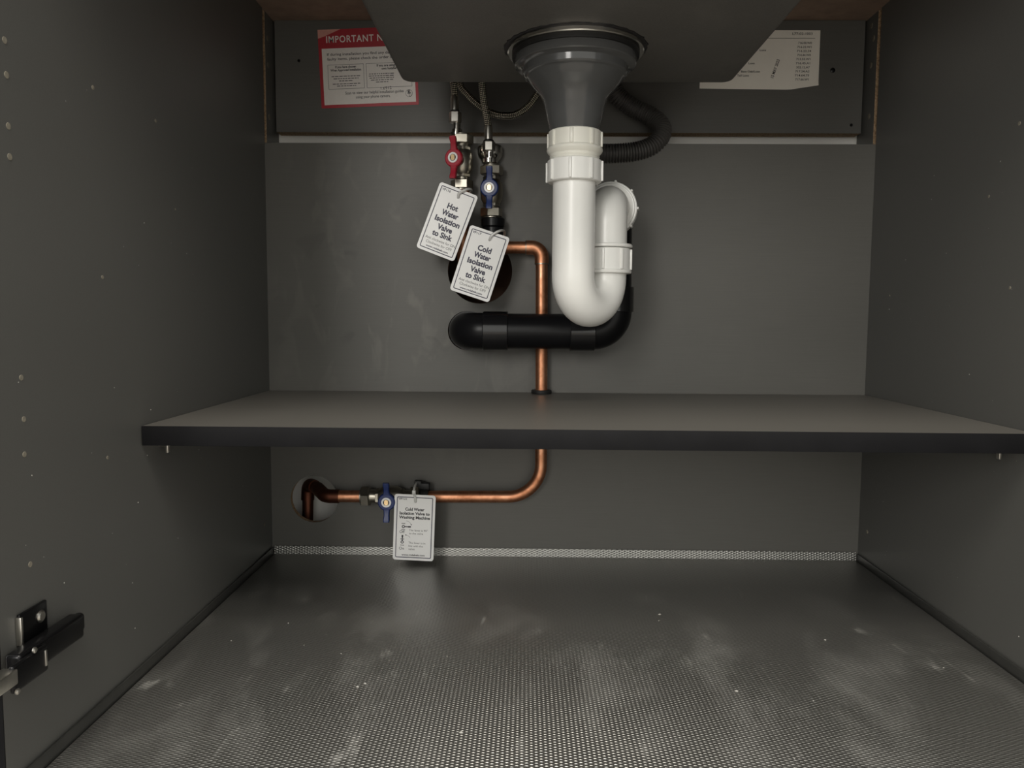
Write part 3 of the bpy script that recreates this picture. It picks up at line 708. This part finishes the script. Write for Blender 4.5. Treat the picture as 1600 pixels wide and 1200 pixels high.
# ------------------------------------------------------------------ red notice and white paper stuck on the rail
def words(mb, x, y, wd, h, m, gap=.9):
    """a line of print too small to read: short bars of word length"""
    u = x-wd/2
    while u < x+wd/2-1:
        l_ = min(random.uniform(1.6, 5.2), x+wd/2-u); strip(mb, u, u+l_, y, y+h, m); u += l_+gap
def red_notice():
    t = thing('notice_sticker', (124, 40, 632), 'red and white installation notice stuck on the back rail', 'sticker')
    m = Matrix.Translation((124.0, 39.85, 632.6)) @ Matrix.Rotation(math.radians(2.3), 4, (0, -1, 0)) @ Matrix.Rotation(math.radians(90), 4, 'X')
    H, V = 63.6, 49.5
    MB().plate(rrect(-H, H, -V, V, 1.2, 4), [], .12, lambda u, v, q: tuple(m @ Vector((u, v, .25-q)))).build('red_sheet', 'sticker_red', t)
    p = MB(); strip(p, -59.5, 60, -45.6, 25.6, m, .34); p.build('white_panel', 'sticker_white', t)
    p = MB(); p.add([(-H, V, .34), (-H, V-11, .34), (-H+8, V-8.6, .34), (-H+30, V, .34)], [(0, 1, 2, 3)], m); p.build('pink_corner', 'sticker_pink', t)  # pale pink patch over the top left corner
    x = MB(); put_text(x, 'IMPORTANT NOTICE', -53, 32.8, 8.2, 106, 'l', m, .014, .4, spacing=1.12); x.build('heading', 'sticker_white', t)
    x = MB()
    put_text(x, 'If during installation you find any damaged or', -53, 16.4, 3.3, 103, 'l', m, .01, .42)
    put_text(x, 'faulty items, please check the order in full and', -53, 10.6, 3.3, 103, 'l', m, .01, .42)
    x.build('intro_lettering', 'ink_black', t); x = MB()
    put_text(x, 'If you have chosen', -29.5, .6, 2.8, 27, 'c', m, .03, .42); put_text(x, 'Wren Approved Installation', -29.5, -3.4, 2.8, 40, 'c', m, .03, .42); x.build('box_heading', 'ink_black', t); x = MB()
    put_text(x, 'If you are using your', 27, .6, 2.8, 32, 'c', m, .03, .42); put_text(x, 'own Installer', 27, -3.4, 2.8, 20, 'c', m, .03, .42); x.build('box_heading', 'ink_black', t); x = MB()
    put_text(x, 'Scan to view our helpful installation guides', 6.5, -33.0, 3.4, 76, 'c', m, .01, .42)
    put_text(x, 'using your phone camera.', 4.5, -38.4, 3.4, 45, 'c', m, .01, .42)
    x.build('footer_lettering', 'ink_black', t)
    g = MB()
    for (a, b) in ((-53, -6), (-3, 56)): frame_line(g, a, b, -26, 5, .45, m, .3, .42)
    for k, wd in enumerate((38, 33, 19)): words(g, -29.5, -10.4-k*2.9, wd, 1.0, m @ Matrix.Translation((0, 0, .3)))
    for k, wd in enumerate((36, 25)): words(g, -29.5, -20-k*2.6, wd, 1.0, m @ Matrix.Translation((0, 0, .3)))
    for k, wd in enumerate((33, 34, 32, 29, 16)): words(g, 17, -9-k*2.6, wd, 1.0, m @ Matrix.Translation((0, 0, .3)))
    g.ring(4.2, 4.6, .4, .42, m @ Matrix.Translation((51.5, -34.6, 0)), 30)
    g.build('fine_print', 'ink_grey', t)
    q = MB(); frame_line(q, 49.4, 53.0, -35.6, -30.4, .5, m, .6, .42); frame_line(q, 51.2, 54.2, -38.6, -33.6, .5, m, .6, .42); strip(q, 50.4, 52, -34.6, -31.2, m, .42); q.build('emblem', 'ink_black', t); q = MB()
    put_text(q, '1.6912', 22, -28.6, 3.6, 14, 'c', m, .0, .44, rot=2); q.build('stamp', 'ink_black', t)
red_notice()
def white_paper():
    t = thing('parts_list_paper', (630, 40, 640), 'white parts list paper stuck on the back rail with a curled corner', 'paper')
    def P(u, v, q):                                               # the lower right corner curls off the rail
        d = max(0, (u-660)/46)*max(0, (617-v)/12); return (u, 39.75-q-3*d*d, v)
    mb = MB(); nx, nz = 26, 12; vs = []; fs = []
    for q in (.15, 0):
        for j in range(nz+1):
            for i in range(nx+1):
                u = 552.5+(704.5-552.5)*i/nx
                zb = 606.6-1.4*(u-552.5)/115 if u < 667.5 else 605.2+5.4*(u-667.5)/37
                zt = 679.6-.4*(u-552.5)/150
                vs.append(P(u, zb+(zt-zb)*j/nz, q))
    N = (nx+1)*(nz+1)
    for s_ in (0, 1):
        for j in range(nz):
            for i in range(nx): a = s_*N+j*(nx+1)+i; fs.append((a, a+1, a+nx+2, a+nx+1))
    bd = list(range(nx+1))+[k*(nx+1)+nx for k in range(1, nz+1)]+[nz*(nx+1)+k for k in range(nx-1, -1, -1)]+[k*(nx+1) for k in range(nz-1, 0, -1)]
    for i in range(len(bd)): a, b = bd[i], bd[(i+1) % len(bd)]; fs.append((a, b, N+b, N+a))
    mb.add(vs, fs); mb.build('sheet', 'paper', t)
    m = Matrix.Translation((0, 39.3, 0)) @ Matrix.Rotation(math.radians(90), 4, 'X')
    x = MB()
    put_text(x, 'L77-02-1003', 694.5, 673.4, 3.0, 25.5, 'r', m, .005)
    strip(x, 610, 698, 668.8, 669.3, m); x.build('heading', 'ink_black', t); x = MB()
    for k, s_ in enumerate(('716.00.W0', '716.22.W1', '716.22.24', '714.44.W0', '713.55.W1', '716.45.A1', '302.12.A7', '717.24.A2', '714.64.75', '717.66.W1')):
        put_text(x, s_, 694.0-k*.25, 662.2-k*5.05, 2.5, 18 if k % 3 else 17.2, 'r', m, .01)
    x.build('code_column', 'ink_black', t); x = MB()
    put_text(x, 'Luxe', 636, 653.4, 2.3, 8, 'r', m, .01); put_text(x, 'Luxe', 622, 637, 2.3, 8, 'r', m, .01)
    put_text(x, 'Base Oak/Luxe', 629, 626.6, 2.4, 24, 'r', m, .01); put_text(x, 'Tall Luxe', 615, 621.6, 2.4, 15, 'r', m, .01)
    x.build('lettering', 'ink_black', t)
    y = MB(); put_text(y, '15 MAY 2023', 646.5, 619.4, 3.6, 24, 'l', m, .015, rot=72); y.build('date_stamp', 'ink_black', t)
white_paper()

# ------------------------------------------------------------------ door hinge
def build_hinge():
    t = thing('door_hinge', (0, -500, 90), 'black concealed door hinge screwed to the left side panel', 'hinge')
    pl = MB().box(.1, 2.6, -509, -480, 92, 114.5, 1.0).build('mounting_plate', 'hinge_black', t)
    MB().box(.2, 4.2, -510.4, -508.2, 94, 113, .5).build('plate_edge', 'satin_steel', pl)
    MB().lathe([(4.2, 2.4), (4.2, 3.2), (3.0, 4.2), (0, 4.2)], mtx((0, -488, 105.5), (1, 0, 0)), 20).build('screw', 'satin_steel', pl)
    MB().box(.1, 2.6, -509, -484, 68, 92.5, 1.0).build('mounting_plate', 'hinge_black', t)
    arm = MB(); arm.box(3, 14, -527, -456, 78, 95.5, 2.5, 3); arm.box(4, 11, -480, -449, 80, 94, 3, 3); o = arm.build('hinge_arm', 'hinge_black', t)
    MB().box(14, 18, -540, -505, 76, 94, 2, 3).build('link_cover', 'hinge_black', t)
    MB().box(15.4, 18.6, -509, -507, 80, 91, .6).build('release_clip', 'satin_steel', o)
    for y, z in ((-538, 77.5), (-520, 96)):
        MB().lathe([(2.0, 0), (2.0, 1.0), (1.2, 1.6), (0, 1.6)], mtx((18, y, z), (1, 0, 0)), 14).build('pivot_pin', 'satin_steel', t)
    MB().box(9, 19, -562, -537, 82, 92, 1.2, 2).build('cup_link', 'satin_steel', t)
    MB().box(-14, 10, -566, -553, 76, 94, 1.5, 2).build('cup_arm', 'satin_steel', t)
build_hinge()

# ------------------------------------------------------------------ loose dust and plaster specks
def specks():
    d = MB(); rnd = random.Random(3)
    def flake(p, n, r):
        m = mtx(p, n); k = 6
        vs = [(r*rnd.uniform(.5, 1.1)*math.cos(2*math.pi*i/k), r*rnd.uniform(.5, 1.1)*math.sin(2*math.pi*i/k), .02) for i in range(k)]+[(0, 0, r*.5)]
        d.add(vs, [(i, (i+1) % k, k) for i in range(k)], m)
    for _ in range(60): flake((rnd.uniform(20, W-20), rnd.uniform(-500, -20), 0.0), (0, 0, 1), rnd.choice((.3, .4, .5, .6, .9)))
    for x, y, r in ((624, -258, 1.6), (474, -198, 1.8), (509, -366, 2.0), (285, -438, 2.2), (192, -368, 1.8), (197, -362, 1.4), (470, -215, 1.3)): flake((x, y, 0), (0, 0, 1), r)
    for _ in range(45): flake((0.0, rnd.uniform(-510, -20), rnd.uniform(15, 480)), (1, 0, 0), rnd.choice((.3, .4, .5, .8)))
    for _ in range(45): flake((W, rnd.uniform(-400, -20), rnd.uniform(15, 480)), (-1, 0, 0), rnd.choice((.3, .4, .5, .8)))
    tag(d.build('dust_specks', 'dust_white'), 'white dust and plaster specks on the mat and side panels', 'dust', kind='stuff')
specks()
for o in bpy.data.objects:
    if '_o' in o: del o['_o']
